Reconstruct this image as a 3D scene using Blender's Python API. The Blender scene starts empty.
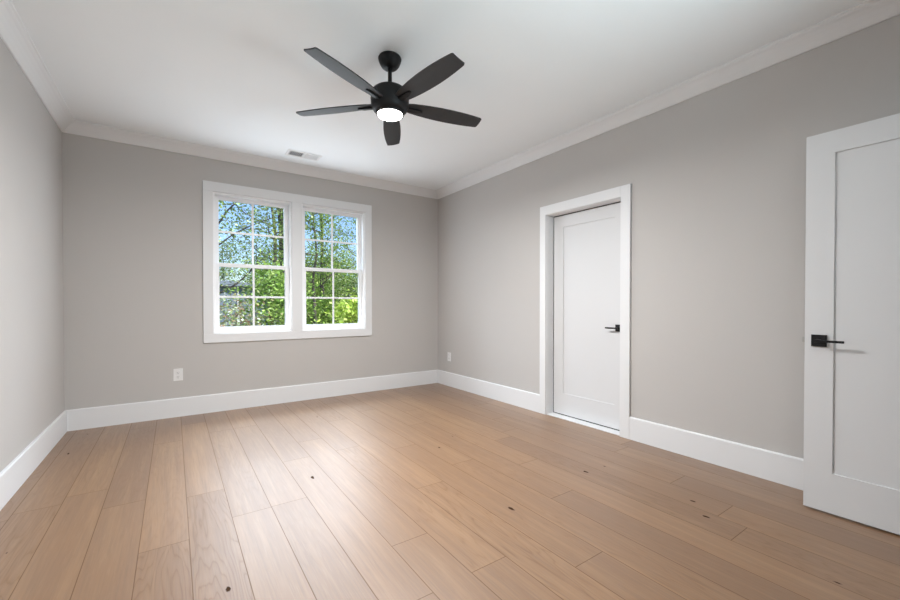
import bpy, bmesh, math, random
from mathutils import Vector, Matrix
C = bpy.context.scene
COL = C.collection
R = math.radians
random.seed(7)

# ------------------------------------------------------------------ measures of the room (metres)
XL, XR = -0.806, 3.168          # left and right wall faces
YB, YF = 4.898, -0.10           # window wall and entry wall faces
ZC = 2.760                      # ceiling
ZCROWN = 2.664                  # lower edge of the crown moulding
ZBASE = 0.189                   # top of the baseboard

# ------------------------------------------------------------------ camera
cam_d = bpy.data.cameras.new('camera')
cam_d.sensor_width = 36.0
cam_d.lens = 400.62 / 900 * 36.0
cam_d.shift_y = 9.2 / 900
cam_d.clip_start = 0.02
cam_d.clip_end = 500
cam = bpy.data.objects.new('camera', cam_d)
cam.location = (0, 0, 1.13)
cam.rotation_euler = (R(90 - 0.598), 0, -0.60424)
COL.objects.link(cam)
C.camera = cam

# ------------------------------------------------------------------ colour management
C.view_settings.view_transform = 'Standard'
C.view_settings.look = 'None'
C.view_settings.gamma = 1
C.view_settings.exposure = 0.0
C.view_settings.use_curve_mapping = False

# ------------------------------------------------------------------ sky
W = bpy.data.worlds.new('sky')
C.world = W
W.use_nodes = True
wn = W.node_tree.nodes
wl = W.node_tree.links
wn.clear()
sky = wn.new('ShaderNodeTexSky')
sky.sky_type = 'NISHITA'
sky.sun_disc = False
sky.sun_elevation = R(48)
sky.sun_rotation = R(160)
sky.air_density = 1.2
sky.dust_density = 0.6
sky.ozone_density = 2.0
bg = wn.new('ShaderNodeBackground')
bg.inputs['Strength'].default_value = 0.19
wo = wn.new('ShaderNodeOutputWorld')
tint = wn.new('ShaderNodeMix')
tint.data_type = 'RGBA'
tint.blend_type = 'MULTIPLY'
tint.inputs[0].default_value = 1
tint.inputs[7].default_value = (.86, .95, 1.18, 1)
wl.new(sky.outputs[0], tint.inputs[6])
wl.new(tint.outputs[2], bg.inputs[0])
wl.new(bg.outputs[0], wo.inputs[0])

# ------------------------------------------------------------------ sun (behind the house, lights the trees)
sun_d = bpy.data.lights.new('sun', 'SUN')
sun_d.energy = 5.0
sun_d.angle = R(0.6)
sun_d.color = (1, .95, .86)
sun = bpy.data.objects.new('sun', sun_d)
sun.rotation_euler = (R(46), 0, R(20))      # travels towards the woods and down
COL.objects.link(sun)


def area(name, loc, rot, sx, sy, power, color=(1, 1, 1), shape='RECTANGLE', spread=180):
    d = bpy.data.lights.new(name, 'AREA')
    d.shape = shape
    d.size = sx
    d.size_y = sy
    d.energy = power
    d.color = color
    d.spread = R(spread)
    o = bpy.data.objects.new(name, d)
    o.location = loc
    o.rotation_euler = rot
    COL.objects.link(o)
    return o


# daylight coming in through the two windows
for cx in (0.742, 1.645):
    area('window_daylight', (cx, YB - 0.005, 1.575), (R(-86), 0, 0), 0.74, 1.42, 13.5, (.82, .91, 1))
# open sky above the trees, falling steeply through both windows onto the floor
area('skylight', (1.2, 6.6, 3.9), (R(-42), 0, 0), 3.2, 1.4, 460, (.70, .85, 1))
# added unseen fill lamp near the camera, brightens the ceiling and left wall
area('fill_lamp', (1.65, 0.10, 1.45), (R(126), 0, R(54)), 0.9, 0.5, 34, (.76, .935, 1))
# added unseen fill lamp in the hall beyond the open entry door
area('hall_fill', (2.35, -1.5, 1.35), (R(90), 0, R(22)), 1.2, 1.9, 4, (.9, .96, 1))


# ------------------------------------------------------------------ material helpers
def mat(name):
    m = bpy.data.materials.new(name)
    m.use_nodes = True
    nt = m.node_tree
    b = nt.nodes['Principled BSDF']
    return m, nt, b


def principled(name, col, rough=.5, metal=0, spec=.5, mottling=0.0, scale=3.0, bump=0.0, bscale=200):
    m, nt, b = mat(name)
    b.inputs['Base Color'].default_value = (*col, 1)
    b.inputs['Roughness'].default_value = rough
    b.inputs['Metallic'].default_value = metal
    b.inputs['Specular IOR Level'].default_value = spec
    tc = nt.nodes.new('ShaderNodeTexCoord')
    if mottling:
        n = nt.nodes.new('ShaderNodeTexNoise')
        n.inputs['Scale'].default_value = scale
        n.inputs['Detail'].default_value = 4
        nt.links.new(tc.outputs['Object'], n.inputs['Vector'])
        mx = nt.nodes.new('ShaderNodeMix')
        mx.data_type = 'RGBA'
        mx.inputs['A'].default_value = (*[c * (1 - mottling) for c in col], 1)
        mx.inputs['B'].default_value = (*[min(1, c * (1 + mottling)) for c in col], 1)
        nt.links.new(n.outputs['Fac'], mx.inputs['Factor'])
        nt.links.new(mx.outputs['Result'], b.inputs['Base Color'])
    if bump:
        n2 = nt.nodes.new('ShaderNodeTexNoise')
        n2.inputs['Scale'].default_value = bscale
        nt.links.new(tc.outputs['Object'], n2.inputs['Vector'])
        bp = nt.nodes.new('ShaderNodeBump')
        bp.inputs['Strength'].default_value = bump
        bp.inputs['Distance'].default_value = .002
        nt.links.new(n2.outputs['Fac'], bp.inputs['Height'])
        nt.links.new(bp.outputs['Normal'], b.inputs['Normal'])
    return m


M = {}
M['wall'] = principled('greige wall paint', (.525, .502, .482), .85, spec=.25, mottling=.012, bump=.05, bscale=350)
M['ceiling'] = principled('flat white ceiling paint', (.87, .895, .91), .9, spec=.2, mottling=.01, bump=.06, bscale=250)
M['trim'] = principled('white satin trim paint', (.76, .76, .765), .45, mottling=.008)
M['door'] = principled('white satin door paint', (.68, .68, .685), .5, mottling=.008)
M['vinyl'] = principled('white vinyl', (.90, .90, .91), .35, mottling=.006)
M['black'] = principled('matte black metal', (.008, .008, .009), .5, metal=0, spec=.3, mottling=.1, scale=30)
M['blade'] = principled('black blade finish', (.028, .028, .030), .55, spec=.45, mottling=.18, scale=40)
M['plate'] = principled('white plastic', (.80, .79, .78), .35, mottling=.01)
M['slot'] = principled('dark slot', (.06, .055, .05), .6, mottling=.05)
M['ventmetal'] = principled('white enamelled vent metal', (.80, .80, .80), .45, mottling=.01)
M['gapshade'] = principled('painted gap shade', (.035, .035, .035), .8, mottling=.1)  # dark colour for the shade painted into the door gap
M['duct'] = principled('painted duct shade', (.10, .10, .10), .8, mottling=.1)
M['nickel'] = principled('satin nickel', (.45, .44, .42), .35, metal=.9, mottling=.05)
M['siding'] = principled('blue grey siding', (.20, .25, .31), .7, mottling=.06)
M['shingle'] = principled('grey shingle', (.24, .28, .33), .9, mottling=.15, scale=8)
M['ground'] = principled('leaf litter ground', (.17, .13, .075), .95, mottling=.5, scale=1.3)
M['barkdark'] = principled('dark bark', (.055, .048, .042), .95, mottling=.35, scale=9)
M['bark'] = principled('grey brown bark', (.13, .11, .095), .95, mottling=.3, scale=9)
M['stem'] = principled('reddish brown stems', (.22, .13, .10), .9, mottling=.25, scale=9)


def wood():
    m, nt, b = mat('wide plank oak floor')
    N, L = nt.nodes, nt.links

    def mth(op, a, bb=None, c=None, clamp=False):
        n = N.new('ShaderNodeMath')
        n.operation = op
        n.use_clamp = clamp
        for i, v in enumerate((a, bb, c)):
            if v is None:
                continue
            if isinstance(v, (int, float)):
                n.inputs[i].default_value = v
            else:
                L.new(v, n.inputs[i])
        return n.outputs[0]

    def comb(x, y, z=0.0):
        n = N.new('ShaderNodeCombineXYZ')
        for i, v in enumerate((x, y, z)):
            if isinstance(v, (int, float)):
                n.inputs[i].default_value = v
            else:
                L.new(v, n.inputs[i])
        return n.outputs[0]

    def noise(vec, scale, detail=2, dist=0.0, rough=.5):
        n = N.new('ShaderNodeTexNoise')
        n.inputs['Scale'].default_value = scale
        n.inputs['Detail'].default_value = detail
        n.inputs['Distortion'].default_value = dist
        n.inputs['Roughness'].default_value = rough
        L.new(vec, n.inputs['Vector'])
        return n.outputs['Fac']

    def ramp(fac, stops):
        n = N.new('ShaderNodeValToRGB')
        e = n.color_ramp.elements
        while len(e) < len(stops):
            e.new(.5)
        for k, (p, c) in enumerate(stops):
            e[k].position = p
            e[k].color = (*c, 1) if len(c) == 3 else c
        L.new(fac, n.inputs[0])
        return n.outputs[0]

    def mixc(f, a, c, mode='MIX'):
        n = N.new('ShaderNodeMix')
        n.data_type = 'RGBA'
        n.blend_type = mode
        for k, v in (('Factor', f), ('A', a), ('B', c)):
            s = n.inputs[k] if k != 'Factor' else n.inputs[0]
            if k != 'Factor':
                s = n.inputs[6] if k == 'A' else n.inputs[7]
            if isinstance(v, (int, float)):
                s.default_value = v
            elif isinstance(v, tuple):
                s.default_value = (*v, 1)
            else:
                L.new(v, s)
        return n.outputs[2]

    tc = N.new('ShaderNodeTexCoord')
    sp = N.new('ShaderNodeSeparateXYZ')
    L.new(tc.outputs['Object'], sp.inputs[0])
    X, Y = sp.outputs[0], sp.outputs[1]
    u = mth('DIVIDE', mth('SUBTRACT', X, .056), .1945)
    row = mth('FLOOR', u)
    fu = mth('FRACT', u)
    wn1 = N.new('ShaderNodeTexWhiteNoise')
    wn1.noise_dimensions = '1D'
    L.new(row, wn1.inputs['W'])
    v = mth('DIVIDE', mth('ADD', Y, mth('MULTIPLY', wn1.outputs['Value'], 7.0)), 1.72)
    colm = mth('FLOOR', v)
    fv = mth('FRACT', v)
    wn2 = N.new('ShaderNodeTexWhiteNoise')
    wn2.noise_dimensions = '2D'
    L.new(comb(row, colm), wn2.inputs['Vector'])
    sc = N.new('ShaderNodeSeparateColor')
    L.new(wn2.outputs['Color'], sc.inputs[0])
    r1, r2, r3 = sc.outputs
    gx = mth('ADD', X, mth('MULTIPLY', r1, 31.0))
    gy = mth('ADD', Y, mth('MULTIPLY', r2, 47.0))
    # cathedral figure: contour lines of a stretched noise
    field = noise(comb(mth('MULTIPLY', gx, 7.0), mth('MULTIPLY', gy, .62), r3), 1.0, 3.0, .12, .42)
    rings = mth('FRACT', mth('MULTIPLY', field, 24.0))
    ringl = ramp(rings, [(0.0, (1, 1, 1)), (.16, (.35, .35, .35)), (.55, (0, 0, 0)), (.88, (.2, .2, .2)), (1, (1, 1, 1))])
    fine = noise(comb(mth('MULTIPLY', gx, 110.0), mth('MULTIPLY', gy, 3.2), r3), 1.0, 3, 0, .6)
    pores = noise(comb(mth('MULTIPLY', gx, 260.0), mth('MULTIPLY', gy, 9.0), r3), 1.0, 2)
    cloud = noise(comb(mth('MULTIPLY', gx, 3.0), mth('MULTIPLY', gy, .9), r3), 1.0, 3)
    figmask = mth('MULTIPLY', mth('ADD', mth('MULTIPLY', r2, r2), .10), mth('ADD', .35, noise(comb(mth('MULTIPLY', gx, 60.0), mth('MULTIPLY', gy, 6.0), r3), 1.0, 2)))
    base = ramp(r1, [(0, (.195, .093, .036)), (.15, (.226, .112, .044)), (.7, (.262, .133, .053)), (1, (.294, .153, .063))])
    base = mixc(mth('MULTIPLY', mth('SUBTRACT', cloud, .35), .9, clamp=True), base, (.190, .097, .042))
    base = mixc(mth('MULTIPLY', ringl, mth('MULTIPLY', figmask, .42)), base, (.145, .08, .042))
    base = mixc(mth('MULTIPLY', mth('SUBTRACT', fine, .42, clamp=True), 1.7, clamp=True), base, (.155, .086, .044))
    base = mixc(mth('MULTIPLY', mth('SUBTRACT', pores, .55, clamp=True), .8, clamp=True), base, (.44, .31, .20))
    streak = noise(comb(mth('MULTIPLY', gx, 26.0), mth('MULTIPLY', gy, 1.1), r3), 1.0, 4, .4, .6)
    base = mixc(mth('MULTIPLY', mth('SUBTRACT', streak, .47, clamp=True), 2.4, clamp=True), base, (.185, .088, .036))
    base = mixc(mth('MULTIPLY', mth('SUBTRACT', .46, streak, clamp=True), 1.6, clamp=True), base, (.40, .235, .115))
    # knots
    vo = N.new('ShaderNodeTexVoronoi')
    vo.voronoi_dimensions = '2D'
    vo.inputs['Scale'].default_value = 1.0
    L.new(comb(mth('MULTIPLY', gx, 3.2), mth('MULTIPLY', gy, 1.35)), vo.inputs['Vector'])
    wob = mth('MULTIPLY', mth('SUBTRACT', noise(comb(gx, gy, r3), 40.0, 2), .5), .05)
    dist = mth('ADD', vo.outputs['Distance'], wob)
    vs = N.new('ShaderNodeSeparateColor')
    L.new(vo.outputs['Color'], vs.inputs[0])
    gate = mth('GREATER_THAN', vs.outputs[0], .66)
    size = mth('MULTIPLY', mth('MULTIPLY', vs.outputs[1], vs.outputs[1]), .030)
    halo = mth('MULTIPLY', gate, mth('SUBTRACT', 1.0, mth('DIVIDE', dist, mth('ADD', size, .075)), clamp=True))
    core = mth('MULTIPLY', gate, mth('MULTIPLY', mth('SUBTRACT', mth('ADD', size, .011), dist), 90.0, clamp=True))
    base = mixc(mth('MULTIPLY', halo, .55), base, (.20, .10, .05))
    base = mixc(mth('MULTIPLY', core, .85), base, (.035, .022, .015))
    # seams
    du = mth('MULTIPLY', mth('MINIMUM', fu, mth('SUBTRACT', 1.0, fu)), .1945)
    dv = mth('MULTIPLY', mth('MINIMUM', fv, mth('SUBTRACT', 1.0, fv)), 1.72)
    dm = mth('MINIMUM', du, dv)
    seam = mth('SUBTRACT', 1.0, mth('DIVIDE', dm, .0028), clamp=True)
    base = mixc(mth('MULTIPLY', seam, .6), base, (.07, .04, .02))
    L.new(base, b.inputs['Base Color'])
    rg = mth('ADD', .37, mth('MULTIPLY', fine, .12))
    L.new(rg, b.inputs['Roughness'])
    figure = mth('MULTIPLY', ringl, figmask)
    sheen = mth('MULTIPLY', mth('SUBTRACT', 1.0, mth('MULTIPLY', figure, .40), clamp=True), mth('SUBTRACT', 1.0, mth('MULTIPLY', seam, .9)))
    sheen = mth('MULTIPLY', sheen, mth('SUBTRACT', 1.0, core))
    L.new(mth('MULTIPLY', sheen, .8), b.inputs['Specular IOR Level'])
    L.new(mth('MULTIPLY', sheen, .95), b.inputs['Coat Weight'])
    b.inputs['Coat Roughness'].default_value = .44
    bp = N.new('ShaderNodeBump')
    bp.inputs['Strength'].default_value = .35
    bp.inputs['Distance'].default_value = .0012
    hgt = mth('SUBTRACT', mth('MULTIPLY', fine, .35), mth('MULTIPLY', seam, 1.0))
    L.new(hgt, bp.inputs['Height'])
    L.new(bp.outputs['Normal'], b.inputs['Normal'])
    return m


M['floor'] = wood()


def glass():
    m, nt, b = mat('clear window glass')
    nt.nodes.remove(b)
    out = nt.nodes['Material Output']
    t = nt.nodes.new('ShaderNodeBsdfTransparent')
    t.inputs[0].default_value = (.97, .985, .98, 1)
    g = nt.nodes.new('ShaderNodeBsdfGlossy')
    g.inputs['Roughness'].default_value = .3
    f = nt.nodes.new('ShaderNodeFresnel')
    f.inputs['IOR'].default_value = 1.10
    mx = nt.nodes.new('ShaderNodeMixShader')
    nt.links.new(f.outputs[0], mx.inputs[0])
    nt.links.new(t.outputs[0], mx.inputs[1])
    nt.links.new(g.outputs[0], mx.inputs[2])
    nt.links.new(mx.outputs[0], out.inputs[0])
    return m


M['glass'] = glass()


def emission(name, col, s):
    m, nt, b = mat(name)
    b.inputs['Base Color'].default_value = (.9, .9, .9, 1)
    b.inputs['Emission Color'].default_value = (*col, 1)
    b.inputs['Emission Strength'].default_value = s
    return m


M['lens'] = emission('lit frosted lens', (1, .97, .92), 9.0)


def leaf(name, a, bcol, c):
    m, nt, b = mat(name)
    nt.nodes.remove(b)
    out = nt.nodes['Material Output']
    gi = nt.nodes.new('ShaderNodeNewGeometry')
    rp = nt.nodes.new('ShaderNodeValToRGB')
    e = rp.color_ramp.elements
    e.new(.5)
    for k, (p, col) in enumerate(((0, a), (.55, bcol), (1, c))):
        e[k].position = p
        e[k].color = (*col, 1)
    nt.links.new(gi.outputs['Random Per Island'], rp.inputs[0])
    d = nt.nodes.new('ShaderNodeBsdfDiffuse')
    t = nt.nodes.new('ShaderNodeBsdfTranslucent')
    mx = nt.nodes.new('ShaderNodeMixShader')
    mx.inputs[0].default_value = .35
    nt.links.new(rp.outputs[0], d.inputs[0])
    nt.links.new(rp.outputs[0], t.inputs[0])
    nt.links.new(d.outputs[0], mx.inputs[1])
    nt.links.new(t.outputs[0], mx.inputs[2])
    nt.links.new(mx.outputs[0], out.inputs[0])
    return m


M['leaf_mid'] = leaf('mid green leaves', (.14, .22, .08), (.30, .44, .15), (.56, .56, .26))
M['leaf_bright'] = leaf('bright green leaves', (.18, .31, .07), (.36, .53, .12), (.62, .72, .25))
M['leaf_yellow'] = leaf('yellow green leaves', (.24, .36, .05), (.48, .60, .10), (.68, .72, .25))
M['leaf_dark'] = leaf('deep green leaves', (.11, .18, .085), (.24, .35, .14), (.42, .50, .24))
M['leaf_pale'] = leaf('pale grey green leaves', (.14, .22, .14), (.27, .36, .22), (.48, .50, .34))
M['leaf_mixed'] = leaf('mixed dry and green leaves', (.45, .25, .16), (.30, .40, .16), (.78, .74, .70))


# ------------------------------------------------------------------ mesh helpers
class MB:
    def __init__(self):
        self.bm = bmesh.new()

    def box(self, x0, x1, y0, y1, z0, z1, bev=0.0, mtx=None):
        b2 = bmesh.new()
        bmesh.ops.create_cube(b2, size=1)
        for v in b2.verts:
            v.co = Vector(((x0 + x1) / 2 + v.co.x * (x1 - x0), (y0 + y1) / 2 + v.co.y * (y1 - y0), (z0 + z1) / 2 + v.co.z * (z1 - z0)))
        if bev:
            bmesh.ops.bevel(b2, geom=b2.edges[:], offset=bev, segments=2, affect='EDGES', profile=.6)
        self._merge(b2, mtx)
        return self

    def _merge(self, b2, mtx=None):
        if mtx is not None:
            b2.transform(mtx)
        me = bpy.data.meshes.new('tmp')
        b2.to_mesh(me)
        b2.free()
        self.bm.from_mesh(me)
        bpy.data.meshes.remove(me)

    def prism(self, poly, y0, y1, mtx=None):
        """poly in (x, z), extruded along y"""
        b2 = bmesh.new()
        a = [b2.verts.new((x, y0, z)) for x, z in poly]
        c = [b2.verts.new((x, y1, z)) for x, z in poly]
        n = len(poly)
        for i in range(n):
            b2.faces.new((a[i], a[(i + 1) % n], c[(i + 1) % n], c[i]))
        b2.faces.new(a[::-1])
        b2.faces.new(c)
        bmesh.ops.recalc_face_normals(b2, faces=b2.faces)
        self._merge(b2, mtx)
        return self

    def lathe(self, prof, cx, cy, seg=40, cap=True):
        b2 = bmesh.new()
        rings = []
        for r, z in prof:
            rings.append([b2.verts.new((cx + r * math.cos(2 * math.pi * k / seg), cy + r * math.sin(2 * math.pi * k / seg), z)) for k in range(seg)])
        for i in range(len(rings) - 1):
            for k in range(seg):
                b2.faces.new((rings[i][k], rings[i][(k + 1) % seg], rings[i + 1][(k + 1) % seg], rings[i + 1][k]))
        if cap:
            b2.faces.new(rings[0])
            b2.faces.new(rings[-1])
        bmesh.ops.recalc_face_normals(b2, faces=b2.faces)
        self._merge(b2)
        return self

    def tube(self, pts, rad, seg=6):
        pts = [Vector(p) for p in pts]
        rings = []
        for i, p in enumerate(pts):
            d = (pts[min(i + 1, len(pts) - 1)] - pts[max(i - 1, 0)]).normalized()
            a = d.orthogonal().normalized()
            b = d.cross(a)
            r = rad[i] if isinstance(rad, (list, tuple)) else rad
            rings.append([self.bm.verts.new(p + r * (math.cos(2 * math.pi * k / seg) * a + math.sin(2 * math.pi * k / seg) * b)) for k in range(seg)])
        for i in range(len(rings) - 1):
            # line up ring starts
            best = min(range(seg), key=lambda s: (rings[i + 1][s].co - rings[i][0].co - (pts[i + 1] - pts[i])).length)
            rings[i + 1] = rings[i + 1][best:] + rings[i + 1][:best]
            for k in range(seg):
                self.bm.faces.new((rings[i][k], rings[i][(k + 1) % seg], rings[i + 1][(k + 1) % seg], rings[i + 1][k]))
        self.bm.faces.new(rings[0][::-1])
        self.bm.faces.new(rings[-1])
        return self

    def build(self, name, material, parent=None, loc=None, smooth=False):
        me = bpy.data.meshes.new(name)
        if loc is not None:
            self.bm.transform(Matrix.Translation(-Vector(loc)))
        bmesh.ops.recalc_face_normals(self.bm, faces=self.bm.faces)
        self.bm.to_mesh(me)
        self.bm.free()
        me.materials.append(material)
        if smooth:
            for p in me.polygons:
                p.use_smooth = True
            me.set_sharp_from_angle(angle=R(35))
        o = bpy.data.objects.new(name, me)
        COL.objects.link(o)
        if loc is not None:
            o.location = loc
        if parent is not None:
            o.parent = parent
            o.matrix_parent_inverse = Matrix.Translation(-parent.location) if parent.rotation_euler[:] == (0, 0, 0) else parent.matrix_basis.inverted()
        return o


def tag(o, label, cat, group=None, kind=None):
    o['label'] = label
    o['category'] = cat
    if group:
        o['group'] = group
    if kind:
        o['kind'] = kind
    return o


def struct(o, label, cat):
    return tag(o, label, cat, kind='structure')


def empty(name, loc):
    o = bpy.data.objects.new(name, None)
    o.empty_display_size = .1
    o.location = loc
    COL.objects.link(o)
    return o


def wall_cells(axis, c0, c1, u0, u1, z0, z1, holes):
    """slab along x ('x') or y ('y') with rectangular holes (ua, ub, za, zb), as one mesh"""
    us = sorted({u0, u1, *[h[0] for h in holes], *[h[1] for h in holes]})
    zs = sorted({z0, z1, *[h[2] for h in holes], *[h[3] for h in holes]})
    m = MB()
    for i in range(len(us) - 1):
        for k in range(len(zs) - 1):
            um, zm = (us[i] + us[i + 1]) / 2, (zs[k] + zs[k + 1]) / 2
            if any(h[0] < um < h[1] and h[2] < zm < h[3] for h in holes):
                continue
            if axis == 'x':
                m.box(us[i], us[i + 1], c0, c1, zs[k], zs[k + 1])
            else:
                m.box(c0, c1, us[i], us[i + 1], zs[k], zs[k + 1])
    bm = m.bm
    bmesh.ops.remove_doubles(bm, verts=bm.verts, dist=1e-5)
    # drop the inner faces shared by two cells
    seen = {}
    for f in bm.faces:
        key = tuple(sorted(v.index for v in f.verts))
        seen.setdefault(key, []).append(f)
    bm.verts.index_update()
    dead = []
    seen = {}
    for f in bm.faces:
        seen.setdefault(frozenset(v.index for v in f.verts), []).append(f)
    for fs in seen.values():
        if len(fs) > 1:
            dead += fs
    bmesh.ops.delete(bm, geom=dead, context='FACES')
    return m


# ------------------------------------------------------------------ room shell
TW = 0.15
HALL_Y = -2.0
floor = MB().box(XL - TW, XR + .75, HALL_Y - .1, YB + TW, -.12, 0).build('floor', M['floor'])
struct(floor, 'wide plank light brown oak floor with knots and dark seams', 'floor')
ceil = MB().box(XL - TW, XR + .75, HALL_Y - .1, YB + TW, ZC, ZC + .15).build('ceiling', M['ceiling'])
struct(ceil, 'flat white painted ceiling above the room', 'ceiling')

WIN = [(0.340, 1.144), (1.246, 2.046)]
WZ0, WZ1 = 0.820, 2.331
wb = wall_cells('x', YB, YB + TW, XL - TW, XR + TW, 0, ZC, [(a, b, WZ0, WZ1) for a, b in WIN]).build('wall_back', M['wall'])
struct(wb, 'greige wall at the far end with the twin windows', 'wall')
wlft = wall_cells('y', XL - TW, XL, YF - .12, YB, 0, ZC, []).build('wall_left', M['wall'])
struct(wlft, 'plain greige wall on the left without any opening', 'wall')
DY0, DY1, DZ = 1.985, 2.847, 2.066
wr = wall_cells('y', XR, XR + TW, YF - .12, YB, 0, ZC, [(DY0, DY1, 0, DZ)]).build('wall_right', M['wall'])
struct(wr, 'long greige wall on the right with the closed white door', 'wall')
EX0, EX1 = 2.085, 2.945
wf = wall_cells('x', YF - .12, YF, XL, XR, 0, ZC, [(EX0, EX1, 0, 2.085)]).build('wall_front', M['wall'])
struct(wf, 'greige entry wall behind the camera with the open doorway', 'wall')
# hall beyond the open door and closet behind the closed one
hall = MB()
hall.box(0.9, 1.0, HALL_Y, YF - .12, 0, ZC)
hall.box(XR, XR + .1, HALL_Y, YF - .12, 0, ZC)
hall.box(0.9, XR + .1, HALL_Y - .1, HALL_Y, 0, ZC)
struct(hall.build('wall_hall', M['wall']), 'greige walls of the hall beyond the entry doorway', 'wall')
clo = MB()
clo.box(XR + TW, XR + .70, DY0 - .35, DY0 - .25, 0, ZC)
clo.box(XR + TW, XR + .70, DY1 + .25, DY1 + .35, 0, ZC)
clo.box(XR + .70, XR + .75, DY0 - .35, DY1 + .35, 0, ZC)
struct(clo.build('wall_closet', M['wall']), 'greige walls of the space behind the closed door', 'wall')

# crown moulding: one mitred run per wall
crown_prof = [(0, ZCROWN), (.010, ZCROWN), (.016, ZCROWN + .006), (.034, ZCROWN + .030), (.052, ZCROWN + .050), (.072, ZCROWN + .068),
              (.086, ZCROWN + .077), (.090, ZCROWN + .084), (.098, ZCROWN + .088), (.100, ZC), (0, ZC)]
base_prof = [(0, 0), (.0175, 0), (.0175, ZBASE - .008), (.013, ZBASE), (0, ZBASE)]


def run(prof, wall, a, b, mitre_a, mitre_b):
    """sweep a wall profile (offset, z) along a wall from a to b, mitred into inner corners"""
    m = bmesh.new()
    ends = []
    for t, mi, s in ((a, mitre_a, 1), (b, mitre_b, -1)):
        ring = []
        for o, z in prof:
            tt = t + s * (o if mi else 0)
            co = {'back': (tt, YB - o, z), 'front': (tt, YF + o, z), 'left': (XL + o, tt, z), 'right': (XR - o, tt, z)}[wall]
            ring.append(m.verts.new(co))
        ends.append(ring)
    n = len(prof)
    for i in range(n):
        m.faces.new((ends[0][i], ends[0][(i + 1) % n], ends[1][(i + 1) % n], ends[1][i]))
    m.faces.new(ends[0])
    m.faces.new(ends[1][::-1])
    bmesh.ops.recalc_face_normals(m, faces=m.faces)
    return m


def run_obj(name, prof, wall, spans, label, cat):
    o = MB()
    for a, b, ma, mb_ in spans:
        o._merge(run(prof, wall, a, b, ma, mb_))
    return struct(o.build(name, M['trim']), label, cat)


run_obj('trim_1', crown_prof, 'back', [(XL, XR, 1, 1)], 'white crown moulding above the window wall', 'crown moulding')
run_obj('trim_2', crown_prof, 'left', [(YF, YB, 1, 1)], 'white crown moulding along the left wall', 'crown moulding')
run_obj('trim_3', crown_prof, 'right', [(YF, YB, 1, 1)], 'white crown moulding along the right wall', 'crown moulding')
run_obj('trim_4', crown_prof, 'front', [(XL, XR, 1, 1)], 'white crown moulding along the entry wall behind the camera', 'crown moulding')
CY0, CY1, CZ = 1.909, 2.911, 2.146          # closed door casing, outer
run_obj('baseboard_back', base_prof, 'back', [(XL, XR, 1, 1)], 'tall flat white baseboard under the windows', 'baseboard')
run_obj('baseboard_left', base_prof, 'left', [(YF, YB, 1, 1)], 'tall flat white baseboard along the left wall', 'baseboard')
run_obj('baseboard_right', base_prof, 'right', [(YF, CY0, 1, 0), (CY1, YB, 0, 1)], 'tall flat white baseboard on both sides of the closed door', 'baseboard')
run_obj('baseboard_front', base_prof, 'front', [(XL, 1.998, 1, 0)], 'tall flat white baseboard along the entry wall', 'baseboard')

# window casing: one picture frame trim around both windows
cs = MB()
CX0, CX1, WC0, WC1 = 0.256, 2.130, 0.733, 2.424
IX = [(0.347, 1.137), (1.253, 2.039)]
IZ0, IZ1 = 0.827, 2.324
for a, b in ((CX0, IX[0][0]), (IX[0][1], IX[1][0]), (IX[1][1], CX1)):
    cs.box(a, b, YB - .019, YB, IZ0, IZ1, .0015)
cs.box(CX0, CX1, YB - .020, YB, IZ1, WC1, .002)
cs.box(CX0, CX1, YB - .020, YB, WC0, IZ0, .002)
struct(cs.build('trim_5', M['trim']), 'flat white casing framing both windows together', 'window casing')

# ------------------------------------------------------------------ windows
MEET0, MEET1 = 1.542, 1.584


def window(n, x0, x1, label):
    root = empty('window_%d' % n, ((x0 + x1) / 2, YB + .06, WZ0))
    struct(root, label, 'window')
    f = MB()                                    # jamb liner and sill of the unit
    t = .026
    for a, b in ((x0, x0 + t), (x1 - t, x1)):
        f.box(a, b, YB + .002, YB + TW, WZ0, WZ1, .002)
    f.box(x0 + t, x1 - t, YB + .002, YB + TW, WZ1 - t, WZ1, .002)
    f.box(x0 + t, x1 - t, YB + .002, YB + TW, WZ0, WZ0 + t, .002)
    for a in (x0 + t, x1 - t - .006):           # parting strips between the sash tracks
        f.box(a, a + .006, YB + .083, YB + .087, WZ0 + t, WZ1 - t)
    f.build('window_frame', M['vinyl'], root)
    a, b = x0 + t + .001, x1 - t - .001
    st = .041
    for nm, ya, yb, z0, z1, rb, rt in (('upper_sash', .088, .122, MEET0 + .004, WZ1 - t - .001, .036, .036), ('lower_sash', .046, .082, WZ0 + t + .001, MEET1, .048, MEET1 - MEET0)):
        s = MB()
        s.box(a, a + st, YB + ya, YB + yb, z0, z1, .003)
        s.box(b - st, b, YB + ya, YB + yb, z0, z1, .003)
        s.box(a + st, b - st, YB + ya, YB + yb, z0, z0 + rb, .003)
        s.box(a + st, b - st, YB + ya, YB + yb, z1 - rt, z1, .003)
        so = s.build(nm, M['vinyl'], root)
        ym = YB + (ya + yb) / 2
        g = MB().box(a + st - .006, b - st + .006, ym - .002, ym + .002, z0 + rb - .006, z1 - rt + .006)
        g.build('pane', M['glass'], so)
        mt = MB()
        xm, zm = (a + b) / 2, (z0 + rb + z1 - rt) / 2
        mt.box(xm - .011, xm + .011, ym - .011, ym - .003, z0 + rb, z1 - rt, .002)
        mt.box(a + st, b - st, ym - .0112, ym - .0028, zm - .011, zm + .011, .002)
        mt.build('muntin_grid', M['vinyl'], so)
    return root


window(1, *WIN[0], 'left white double-hung window with four panes in each sash')
window(2, *WIN[1], 'right white double-hung window with four panes in each sash')


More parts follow.
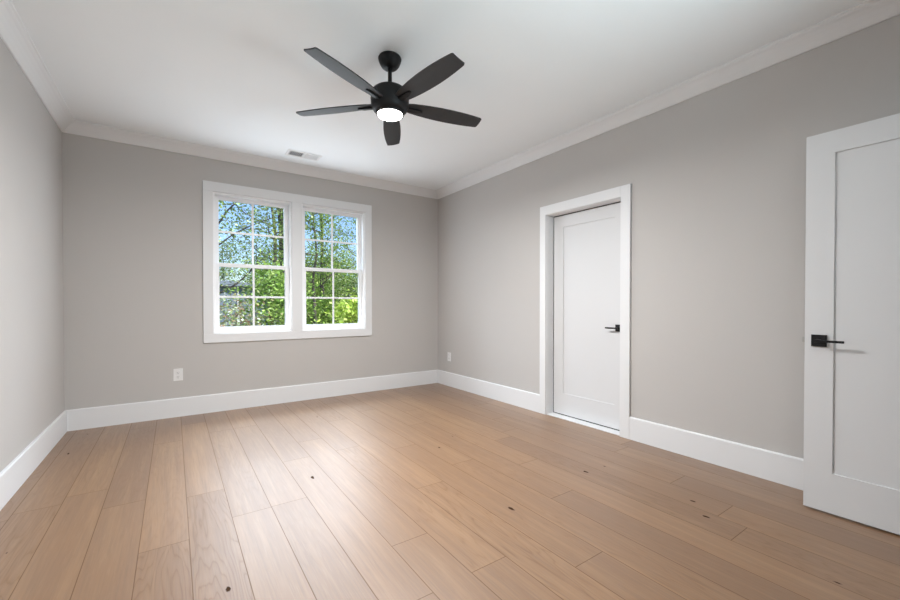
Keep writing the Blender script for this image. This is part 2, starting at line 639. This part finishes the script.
# ------------------------------------------------------------------ doors
def leaf_mesh(w, h, t, stile=.118, top=.118, bot=.215, rec=.008):
    """one-panel shaker leaf, width along +y from 0, thickness along +x, recessed panel on both faces"""
    m = MB()
    m.box(0, t, 0, stile, 0, h)
    m.box(0, t, w - stile, w, 0, h)
    m.box(0, t, stile, w - stile, 0, bot)
    m.box(0, t, stile, w - stile, h - top, h)
    m.box(rec, t - rec, stile - .004, w - stile + .004, bot - .004, h - top + .004)
    return m


def lever_set(parent, x, yc, zc, side, face, size=.062):
    """square rosette and slim lever on a leaf face; side = lever direction along y, face = direction the face looks along x"""
    f = face
    h = MB()
    x0, x1 = sorted((x, x + f * .009))
    h.box(x0, x1, yc - size / 2, yc + size / 2, zc - size / 2, zc + size / 2, .002)
    o = h.build('door_handle', M['black'], parent)
    o['label'] = 'square black rosette with slim black lever'
    l = MB()
    x0, x1 = sorted((x + f * .008, x + f * .050))
    l.box(x0, x1, yc - .010, yc + .010, zc - .008, zc + .008, .002)
    x0, x1 = sorted((x + f * .042, x + f * .051))
    y0, y1 = sorted((yc - side * .011, yc + side * .108))
    l.box(x0, x1, y0, y1, zc - .0065, zc + .0065, .002)
    l.build('lever', M['black'], o)
    return o


# closed door, set at the back of its jamb
d1 = empty('door_1', (XR + .10, DY0, 0))
struct(d1, 'closed white one-panel door in the right wall', 'door')
cas = MB()
IY0, IY1, ICZ = 1.997, 2.835, 2.053
cas.box(XR - .020, XR, CY0, IY0, 0, CZ, .002)
cas.box(XR - .020, XR, IY1, CY1, 0, CZ, .002)
cas.box(XR - .0205, XR, IY0, IY1, ICZ, CZ, .002)
cas.build('door_casing', M['trim'], d1)
jb = MB()
jb.box(XR - .001, XR + TW, DY0, DY0 + .017, 0, DZ)
jb.box(XR - .001, XR + TW, DY1 - .017, DY1, 0, DZ)
jb.box(XR - .001, XR + TW, DY0 + .017, DY1 - .017, DZ - .017, DZ)
jb.build('door_jamb', M['trim'], d1)
th = MB().box(XR - .004, XR + TW, DY0 + .017, DY1 - .017, 0, .006, .002)
th.build('threshold', M['trim'], d1)
LW = (DY1 - .017 - .008) - (DY0 + .017 + .004)
lm = leaf_mesh(LW, DZ - .017 - .009 - .015, .035)
lm.bm.transform(Matrix.Translation((XR + .098, DY0 + .021, .015)))
l1 = lm.build('door_leaf', M['door'], d1)
lever_set(d1, XR + .098, 2.081, .924, 1, -1)

sl = MB()  # added dark strips that paint the shade of the gap around the leaf
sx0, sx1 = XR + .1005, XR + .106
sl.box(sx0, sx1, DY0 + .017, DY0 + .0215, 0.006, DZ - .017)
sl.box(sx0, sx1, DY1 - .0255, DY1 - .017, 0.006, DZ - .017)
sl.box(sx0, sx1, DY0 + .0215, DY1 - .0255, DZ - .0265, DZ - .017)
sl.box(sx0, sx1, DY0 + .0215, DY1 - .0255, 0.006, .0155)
sl.build('gap_shade', M['gapshade'], d1)['label'] = 'dark strip painting the shade in the gap around the leaf'

# open entry door, swung into the room in front of the right wall
d2 = empty('door_2', (2.928, YF + .004, 0))
struct(d2, 'open white one-panel door standing in front of the right wall', 'door')
OW, OH = .806, 2.050
lm = leaf_mesh(OW, OH, .035)
ang = R(0.8)
mt = Matrix.Translation((2.910, YF + .008, .010)) @ Matrix.Rotation(ang, 4, 'Z')
lm.bm.transform(mt)
lm.build('door_leaf', M['door'], d2)
o = lever_set(d2, 2.8985, .653, .936, -1, -1, .064)
lever_set(d2, 2.9345, .653, .936, -1, 1, .064)
lt = MB().box(2.903, 2.917, .709, .727, .923, .952, .002)
lt.build('latch', M['nickel'], d2)['label'] = 'satin nickel latch bolt on the door edge'
jb = MB()
jb.box(EX0, EX0 + .017, YF - .12, YF + .001, 0, 2.085)
jb.box(EX1 - .017 + .004, EX1, YF - .12, YF + .001, 0, 2.085)
jb.box(EX0 + .017, EX1 - .013, YF - .12, YF + .001, 2.068, 2.085)
jb.build('door_jamb', M['trim'], d2)
cas = MB()
cas.box(EX0 - .085, EX0 + .012, YF, YF + .018, 0, 2.17, .002)
cas.box(EX1 - .005, EX1 + .085, YF, YF + .018, 0, 2.17, .002)
cas.box(EX0 + .012, EX1 - .005, YF, YF + .018, 2.08, 2.17, .002)
cas.build('door_casing', M['trim'], d2)

# ------------------------------------------------------------------ ceiling fan
FX, FY = 1.183, 2.411
fan = empty('ceiling_fan', (FX, FY, ZC))
tag(fan, 'matte black five-blade ceiling fan with a lit round lens', 'ceiling fan')
MB().lathe([(.028, 2.682), (.040, 2.685), (.053, 2.696), (.065, 2.714), (.073, 2.735), (.0765, 2.750), (.071, ZC)], FX, FY, 40).build('canopy', M['black'], fan, smooth=True)
MB().lathe([(.0135, 2.55), (.0135, 2.684)], FX, FY, 20).build('downrod', M['black'], fan, smooth=True)
MB().lathe([(.016, 2.576), (.022, 2.573), (.028, 2.563), (.034, 2.554)], FX, FY, 24).build('rod_collar', M['nickel'], fan, smooth=True)
MB().lathe([(.022, 2.558), (.070, 2.556), (.098, 2.549), (.115, 2.535), (.123, 2.515), (.126, 2.480), (.122, 2.440), (.112, 2.415), (.098, 2.400), (.090, 2.398)], FX, FY, 48).build('motor_housing', M['black'], fan, smooth=True)
MB().lathe([(.094, 2.402), (.094, 2.390), (.090, 2.384), (.084, 2.384), (.084, 2.400)], FX, FY, 48).build('light_ring', M['black'], fan, smooth=True)
lens = MB().lathe([(.082, 2.398), (.082, 2.384), (.078, 2.377), (.066, 2.371), (.046, 2.367), (.024, 2.365), (.002, 2.3645)], FX, FY, 40).build('light_lens', M['lens'], fan, smooth=True)


def fan_blade(deg):
    a = R(deg)
    tip = .663
    m = bmesh.new()
    prof = [(.118, .038), (.15, .046), (.20, .053), (.27, .060), (.35, .0645), (.43, .0655), (.51, .063), (.58, .058), (.635, .052), (.654, .0495), (tip, .043)]
    t = .0035
    top, bot = [], []
    for r, w in prof:
        row_t, row_b = [], []
        for k in range(7):
            f = -1 + 2 * k / 6
            y = f * w
            z = -.003 * (1 - f * f)            # slight camber
            rr = r if r < tip else r - .0008 * abs(f)
            row_t.append(m.verts.new((rr, y, z + t)))
            row_b.append(m.verts.new((rr, y, z - t)))
        top.append(row_t)
        bot.append(row_b)
    for i in range(len(prof) - 1):
        for k in range(6):
            m.faces.new((top[i][k], top[i][k + 1], top[i + 1][k + 1], top[i + 1][k]))
            m.faces.new((bot[i][k + 1], bot[i][k], bot[i + 1][k], bot[i + 1][k + 1]))
        m.faces.new((top[i][0], top[i + 1][0], bot[i + 1][0], bot[i][0]))
        m.faces.new((top[i + 1][6], top[i][6], bot[i][6], bot[i + 1][6]))
    for i in (0, -1):
        for k in range(6):
            m.faces.new((top[i][k], top[i][k + 1], bot[i][k + 1], bot[i][k]))
    bmesh.ops.recalc_face_normals(m, faces=m.faces)
    mt = Matrix.Translation((FX, FY, 2.454)) @ Matrix.Rotation(a, 4, 'Z') @ Matrix.Rotation(R(-11.95), 4, 'X')
    b = MB()
    b._merge(m, mt)
    bo = b.build('blade', M['blade'], fan, smooth=True)
    # tapered bracket tongue on the underside of the blade root
    br = MB()
    pts = [(.100, -.015), (.185, -.016), (.222, -.010), (.230, 0), (.222, .010), (.185, .016), (.100, .015)]
    b3 = bmesh.new()
    lo = [b3.verts.new((x, y, -.018 if x < .2 else -.0135)) for x, y in pts]
    hi = [b3.verts.new((x, y, -.003)) for x, y in pts]
    n = len(pts)
    for i in range(n):
        b3.faces.new((lo[i], lo[(i + 1) % n], hi[(i + 1) % n], hi[i]))
    b3.faces.new(lo[::-1])
    b3.faces.new(hi)
    br._merge(b3, mt)
    br.build('blade_bracket', M['black'], bo)


for k in range(5):
    fan_blade(-10.5 + 72 * k)
fl = area('fan_lamp', (FX, FY, 2.362), (0, 0, 0), .15, .15, 84, (.98, .99, 1), 'DISK')

# ------------------------------------------------------------------ ceiling vent
VX0, VX1, VY0, VY1 = 1.000, 1.350, 4.415, 4.590
vent = empty('ceiling_vent', ((VX0 + VX1) / 2, (VY0 + VY1) / 2, ZC))
tag(vent, 'white two-bank air vent in the ceiling near the window wall', 'air vent')
f = MB()
fr = .026
f.box(VX0, VX1, VY0, VY0 + fr, ZC - .007, ZC, .002)
f.box(VX0, VX1, VY1 - fr, VY1, ZC - .007, ZC, .002)
f.box(VX0, VX0 + fr, VY0 + fr, VY1 - fr, ZC - .007, ZC, .002)
f.box(VX1 - fr, VX1, VY0 + fr, VY1 - fr, ZC - .007, ZC, .002)
xm = (VX0 + VX1) / 2
f.box(xm - .010, xm + .010, VY0 + fr, VY1 - fr, ZC - .007, ZC, .001)
f.build('vent_frame', M['ventmetal'], vent)
MB().box(VX0 + fr, VX1 - fr, VY0 + fr, VY1 - fr, ZC - .0012, ZC).build('duct_shade', M['duct'], vent)  # dark plate painting the duct's shade, no hole is cut behind it
for half in (0, 1):
    xa, xb = (VX0 + fr, xm - .010) if half == 0 else (xm + .010, VX1 - fr)
    n = 8
    for i in range(n):
        xc = xa + (xb - xa) * (i + .5) / n
        s = MB()
        mt = Matrix.Translation((xc, 0, ZC - .006)) @ Matrix.Rotation(R(-42 if half == 0 else 42), 4, 'Y')
        s.box(-.0075, .0075, VY0 + fr, VY1 - fr, -.0006, .0006, 0, mt)
        s.build('slat', M['ventmetal'], vent)


# ------------------------------------------------------------------ outlets
def outlet(loc, wall, label):
    root = empty('wall_outlet', loc)
    tag(root, label, 'outlet', 'white wall outlets')
    w, h = .080, .122

    def place(m):
        if wall == 'right':
            m.bm.transform(Matrix.Rotation(R(-90), 4, 'Z'))
        m.bm.transform(Matrix.Translation(loc))
        return m
    place(MB().box(-w / 2, w / 2, -.006, 0, -h / 2, h / 2, .0025)).build('cover_plate', M['plate'], root)
    for dz in (.0225, -.0225):
        r = place(MB().box(-.017, .017, -.0085, -.0055, dz - .0165, dz + .0165, .002)).build('receptacle', M['plate'], root)
        s = MB()
        s.box(-.0085, -.0060, -.0090, -.0080, dz - .002, dz + .008)
        s.box(.0060, .0085, -.0090, -.0080, dz - .001, dz + .007)
        s.box(-.0025, .0025, -.0090, -.0080, dz - .011, dz - .006)
        place(s).build('slots', M['slot'], r)
    place(MB().box(-.003, .003, -.0075, -.0055, -.003, .003, .001)).build('screw', M['plate'], root)


outlet((.035, YB, .424), 'back', 'white outlet plate on the far wall, left of and below the windows')
outlet((XR, 4.603, .408), 'right', 'white outlet plate on the right wall near the far corner')

# ------------------------------------------------------------------ outdoors
GZ = -.60
gnd = MB().box(-40, 60, YB + TW + .02, 90, GZ - .2, GZ).build('ground', M['ground'])
struct(gnd, 'leaf-littered ground under the trees outside', 'ground')


def add_leaf(bm, p, size, rnd):
    d = Vector((rnd.uniform(-1, 1), rnd.uniform(-1, 1), rnd.uniform(-.9, .5))).normalized()
    s = d.cross(Vector((rnd.uniform(-.6, .6), rnd.uniform(-.6, .6), 1))).normalized()
    l = size * rnd.uniform(.7, 1.3)
    w = l * .30
    up = d.cross(s) * (l * .08)
    a = bm.verts.new(p)
    b = bm.verts.new(p + d * l * .5 + s * w + up)
    c = bm.verts.new(p + d * l)
    e = bm.verts.new(p + d * l * .5 - s * w + up)
    bm.faces.new((a, b, c))
    bm.faces.new((a, c, e))


def tree(name, label, cat, base, height, trunk_r, crown, n_br, leaves, lsize, bark, leafm, group, lean=(0, 0), seed=1, limbs=(), first=.35, spread=1.0, clump=.3):
    """crown = (rx, ry) reach of the branches; limbs = extra hand placed limb polylines"""
    rnd = random.Random(seed)
    root = empty(name, base)
    tag(root, label, cat, group)
    B = Vector(base)
    tr = MB()
    pts, rad = [], []
    n = 9
    for i in range(n):
        t = i / (n - 1)
        wob = Vector((rnd.uniform(-1, 1), rnd.uniform(-1, 1), 0)) * (.035 * height ** .5 if 0 < i else 0)
        pts.append(B + Vector((lean[0] * t, lean[1] * t, height * t)) + wob)
        rad.append(max(.006, trunk_r * (1 - .85 * t)))
    tr.tube(pts, rad, 8)
    anchors = []

    def limb(p0, d, ln, r, depth):
        q = [p0]
        dd = d.copy()
        seg = 5
        for k in range(seg):
            dd = (dd + Vector((rnd.uniform(-.3, .3), rnd.uniform(-.3, .3), rnd.uniform(-.16, .24)))).normalized()
            q.append(q[-1] + dd * ln / seg)
        tr.tube(q, [max(.003, r * (1 - .8 * k / seg)) for k in range(seg + 1)], 5)
        for k in range(1, seg + 1):
            if depth > 0:
                for _ in range(2 if depth > 1 else 1):
                    sd = (dd + Vector((rnd.uniform(-1, 1), rnd.uniform(-1, 1), rnd.uniform(-.4, .7)))).normalized()
                    limb(q[k], sd, ln * rnd.uniform(.35, .55), r * .45, depth - 1)
            if depth <= 1 and k > 1:
                anchors.append(q[k])
    for i in range(n_br):
        t = first + (1 - first) * (i + rnd.random()) / n_br
        j = min(n - 2, int(t * (n - 1)))
        f = t * (n - 1) - j
        p = pts[j].lerp(pts[j + 1], f)
        az = i * 2.4 + rnd.uniform(-.5, .5)
        ln = (1.15 - .75 * (t - first) / (1 - first)) * rnd.uniform(.75, 1.1)
        d = Vector((math.cos(az) * crown[0], math.sin(az) * crown[1], .35 * max(crown) * spread))
        limb(p, d.normalized(), d.length * ln, max(.01, trunk_r * .42 * (1 - .5 * t)), 1)
    for lp in limbs:
        lp, lr = lp
        tr.tube(lp, [lr * (1 - .6 * k / (len(lp) - 1)) for k in range(len(lp))], 6)
        for k in range(len(lp) - 1):
            a, b = Vector(lp[k]), Vector(lp[k + 1])
            for _ in range(3):
                p = a.lerp(b, rnd.random())
                limb(p, Vector((rnd.uniform(-1, 1), rnd.uniform(-1, 1), rnd.uniform(-.5, .8))).normalized(), rnd.uniform(.25, .55), lr * .35, 0)
                anchors.append(p + Vector((rnd.uniform(-.3, .3), rnd.uniform(-.3, .3), rnd.uniform(-.2, .3))))
    tr.build('trunk', M[bark], root)
    fb = bmesh.new()
    for i in range(leaves):
        p = rnd.choice(anchors) + Vector((rnd.gauss(0, clump), rnd.gauss(0, clump), rnd.gauss(0, clump * .75)))
        if p.y < YB + .75 or p.z < GZ + .05:
            continue
        add_leaf(fb, p, lsize, rnd)
    fm = MB()
    fm.bm.free()
    fm.bm = fb
    fm.build('foliage', M[leafm], root)
    return root


WG = 'trees outside the windows'
tree('broadleaf_tree', 'sparse tree reaching dark diagonal limbs across the left window', 'tree', (-.6, 8.3, GZ), 5.6, .10, (1.5, 1.0), 9, 4200, .062, 'barkdark', 'leaf_mid', WG, (.2, 0), 11,
     limbs=[([(-.52, 8.25, 1.5), (.1, 8.1, 2.05), (.63, 8.0, 2.50), (.80, 8.0, 2.80), (1.02, 8.0, 3.05), (1.3, 8.05, 3.3)], .024),
            ([(-.50, 8.25, 1.3), (.1, 8.1, 1.85), (.63, 8.0, 2.15), (.9, 8.0, 2.40), (1.16, 8.0, 2.56), (1.5, 8.1, 2.75)], .018),
            ([(-.55, 8.25, .4), (.1, 8.1, .95), (.67, 8.0, 1.34), (.92, 8.0, 1.50), (1.15, 8.0, 1.74), (1.35, 8.05, 1.98)], .023)], first=.55)
tree('broadleaf_tree', 'leafy mid green tree filling the top of the left window', 'tree', (1.75, 9.3, GZ), 5.2, .07, (1.0, .8), 11, 5200, .062, 'bark', 'leaf_mid', WG, (0, 0), 5, first=.45)
tree('pine_tree', 'tall dark straight trunk at the right edge of the left window', 'tree', (2.28, 11.0, GZ), 9.5, .115, (.9, .9), 10, 900, .08, 'barkdark', 'leaf_dark', WG, (.05, 0), 23, first=.40)
tree('broadleaf_tree', 'bright green tree filling the left half of the right window', 'tree', (2.85, 9.6, GZ), 4.7, .055, (1.0, .8), 12, 6500, .062, 'bark', 'leaf_bright', WG, (-.15, 0), 31, first=.40)
tree('broadleaf_tree', 'slender dark-trunked tree rising through the right window', 'tree', (3.60, 12.0, GZ), 6.3, .085, (1.1, .9), 12, 3200, .065, 'barkdark', 'leaf_mid', WG, (.05, 0), 37, first=.35)
tree('broadleaf_tree', 'thin pale tree against the sky in the right window', 'tree', (6.6, 16.5, GZ), 6.6, .08, (1.7, 1.2), 12, 3800, .075, 'bark', 'leaf_pale', WG, (0, 0), 41, first=.35)
tree('shrub', 'yellow green bush at the bottom right of the right window', 'shrub', (2.86, 7.6, GZ), 1.75, .03, (.42, .35), 9, 1300, .10, 'bark', 'leaf_yellow', WG, (0, 0), 43, first=.5, clump=.15)
tree('shrub', 'bright green bush in the lower right of the left window', 'shrub', (1.62, 8.5, GZ), 2.35, .035, (.60, .5), 10, 3600, .08, 'bark', 'leaf_bright', WG, (0, 0), 47, first=.45, clump=.2)
tree('shrub', 'dry reddish brush at the bottom left of the left window', 'shrub', (.82, 7.9, GZ), 1.65, .03, (.65, .5), 12, 1700, .06, 'stem', 'leaf_mixed', WG, (0, 0), 53, first=.35, clump=.16)
tree('shrub', 'low green undergrowth below the slender dark trunk', 'shrub', (3.05, 9.9, GZ), 1.75, .03, (.75, .5), 12, 3000, .08, 'stem', 'leaf_bright', WG, (0, 0), 59, first=.35, clump=.2)
bgspec = [(4.1, 17.4, 5.0, 'leaf_dark'), (5.3, 18, 4.6, 'leaf_mid'), (6.9, 20, 5.0, 'leaf_bright'), (8.9, 21, 5.0, 'leaf_mid'), (11.0, 22, 4.9, 'leaf_dark'), (4.4, 15, 4.0, 'leaf_bright'), (5.6, 14, 3.7, 'leaf_mid'), (2.4, 27, 7.4, 'leaf_mid'), (4.4, 26, 6.6, 'leaf_dark'), (13.5, 23, 5.2, 'leaf_mid')]
where = ['behind the tall dark trunk', 'behind the bright green tree', 'farther back in the middle of the right window', 'low behind the thin pale tree', 'at the far right through the right window',
         'between the slender trunk and the bright tree', 'right of the slender dark trunk', 'far behind the blue-grey building', 'far back right of the blue-grey building', 'farthest right beyond the right window']
for k, (x, y, h, lf) in enumerate(bgspec):
    tree('woodland_tree', 'round green woodland tree ' + where[k], 'tree', (x, y, GZ), h * .72, .08, (1.15, .95), 11, 6000, .10, 'barkdark', lf, WG, (0, 0), 100 + k, first=.12, clump=.38)

# neighbouring building glimpsed through the leaves
bx = empty('neighbour_building', (2.3, 20.5, GZ))
tag(bx, 'blue-grey building with thin white posts glimpsed through the left window', 'building')
MB().box(.2, 3.6, 20.0, 23.0, GZ, 1.95).build('siding', M['siding'], bx)
rf = MB().prism([(-.1, 1.95), (3.9, 1.95), (1.9, 2.2)], 19.7, 23.2).build('roof', M['shingle'], bx)
for x in (2.35, 2.78, 3.35):
    MB().box(x - .035, x + .035, 19.92, 19.998, GZ, 1.95).build('post', M['trim'], bx)
